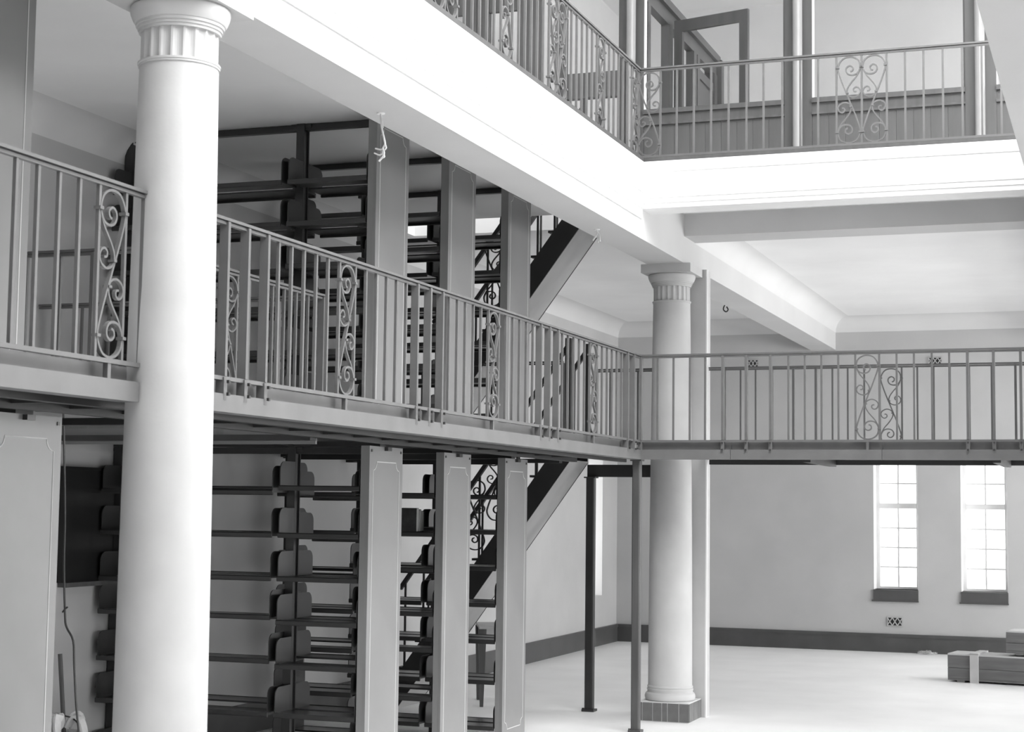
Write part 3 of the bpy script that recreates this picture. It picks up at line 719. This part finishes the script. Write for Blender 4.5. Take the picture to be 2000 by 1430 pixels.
# dark board on the left wall behind the stacks
db = tag(empty('wall_board', (LEFT_X, 9.38, 1.25)), 'black rectangular board on the left wall behind the near column', 'board')
box('face', .001, .03, 0, 1.15, 0.03, .77, BOARD, db); box('ledge', .001, .07, -.01, 1.16, 0, .03, WOODD, db)
for y in (-.02, 1.15): box('frame', .001, .04, y, y + .02, .03, .79, BOARD, db)
box('frame', .001, .04, 0, 1.15, .77, .79, BOARD, db)

def on_y(u, v_, y):
    c = Vector((u - CX, v_ - CY, F_PX)); d = right * c.x + down * c.y + fwd * c.z
    return CAM + d * (y / d.y)
def on_z(u, v_, z):
    c = Vector((u - CX, v_ - CY, F_PX)); d = right * c.x + down * c.y + fwd * c.z
    return CAM + d * ((z - CAM.z) / d.z)
def wire(name, label, pts, r, m, cat, extra=()):
    p0 = pts[0]
    t = tag(empty(name, p0), label, cat)
    link('strand', tube_mesh('strand', crom([p - p0 for p in pts], 4), r, m, 6), t)
    for e in extra: link('frayed_end', tube_mesh('frayed_end', crom([p - p0 for p in e], 4), r * .8, m, 5), t)
    return t
Yc = 7.3
wire('hanging_cable', 'dark cable hanging in the opening between the lower left stacks',
     [on_y(u, v_, Yc) for u, v_ in ((124, 800), (127, 1000), (125, 1100), (127, 1200), (130, 1225), (143, 1252), (145, 1300), (149, 1380), (156, 1445))], .006, WIRED, 'cable', [[on_y(122, 1196, Yc), on_y(127, 1190, Yc), on_y(132, 1186, Yc)]])
def soffit_wire(u, v_, label, shape, ends, m=WIRE, z=Z_SOFF, r=.006):
    p = on_z(u, v_, z)
    P = [p] + [on_y(a, b, p.y) for a, b in shape]
    t = wire('hanging_wire', label, P, r, m, 'wire', [[on_y(a, b, p.y) for a, b in e] for e in ends])
    t['group'] = 'loose electric wires at the ceiling outlets'
    lathe('outlet_plate', [(.022, -.005), (.022, 0)], P_CEIL, t, n=16)
soffit_wire(744, 221, 'pale knotted wires hanging from the beam soffit in front of the stacks', [(745, 245), (750, 270), (752, 282), (748, 290), (750, 298), (748, 306), (740, 315)],
            [[(752, 282), (746, 292), (733, 290)], [(750, 298), (742, 303), (731, 299)], [(752, 281), (754, 290), (747, 296), (751, 306), (747, 308)], [(744, 222), (747, 243), (748, 250)]])
soffit_wire(1166, 448, 'short pale wires hanging from the beam soffit beside the upper stair', [(1166, 458), (1161, 465), (1158, 470)], [[(1166, 458), (1170, 466), (1168, 474)], [(1166, 450), (1171, 460), (1172, 472)]])
soffit_wire(1416, 585, 'dark looped wire hanging from the ceiling near the far vent', [(1418, 592), (1414, 599), (1413, 605), (1418, 609), (1422, 605), (1419, 599)], [[(1412, 586), (1417, 585), (1421, 586)]], WIRED, Z_CEIL, .008)

# pail with rags and a stick, bottom left corner
pl = tag(empty('pail', (-6.27, 9.09, 0)), 'white pail with rags and a stick by the left wall, below the black board', 'pail')
lathe('body', [(.10, 0), (.13, .36), (.137, .365), (.13, .37), (.12, .36), (.09, .02)], CLOTH, pl, n=28)
hp = [Vector((.14 * math.cos(a), 0, .34 + .13 * math.sin(a))) for a in [math.pi * i / 10 for i in range(11)]]
link('handle', tube_mesh('handle', hp, .005, WIRED, 5), pl)
link('stick', tube_mesh('stick', [Vector((.03, 0, .1)), Vector((-.06, .02, .85))], .014, WOODD, 8), pl)
for i in range(5):
    a = i * 1.25; pp = [Vector((.03 * math.cos(a), .03 * math.sin(a), .40)), Vector((.08 * math.cos(a), .08 * math.sin(a), .47)), Vector((.135 * math.cos(a), .135 * math.sin(a), .43)), Vector((.15 * math.cos(a + .2), .15 * math.sin(a + .2), .30 - .03 * i))]
    link('rag', tube_mesh('rag', crom(pp, 4), 0, CLOTH, flat=(.014, .06)), pl)
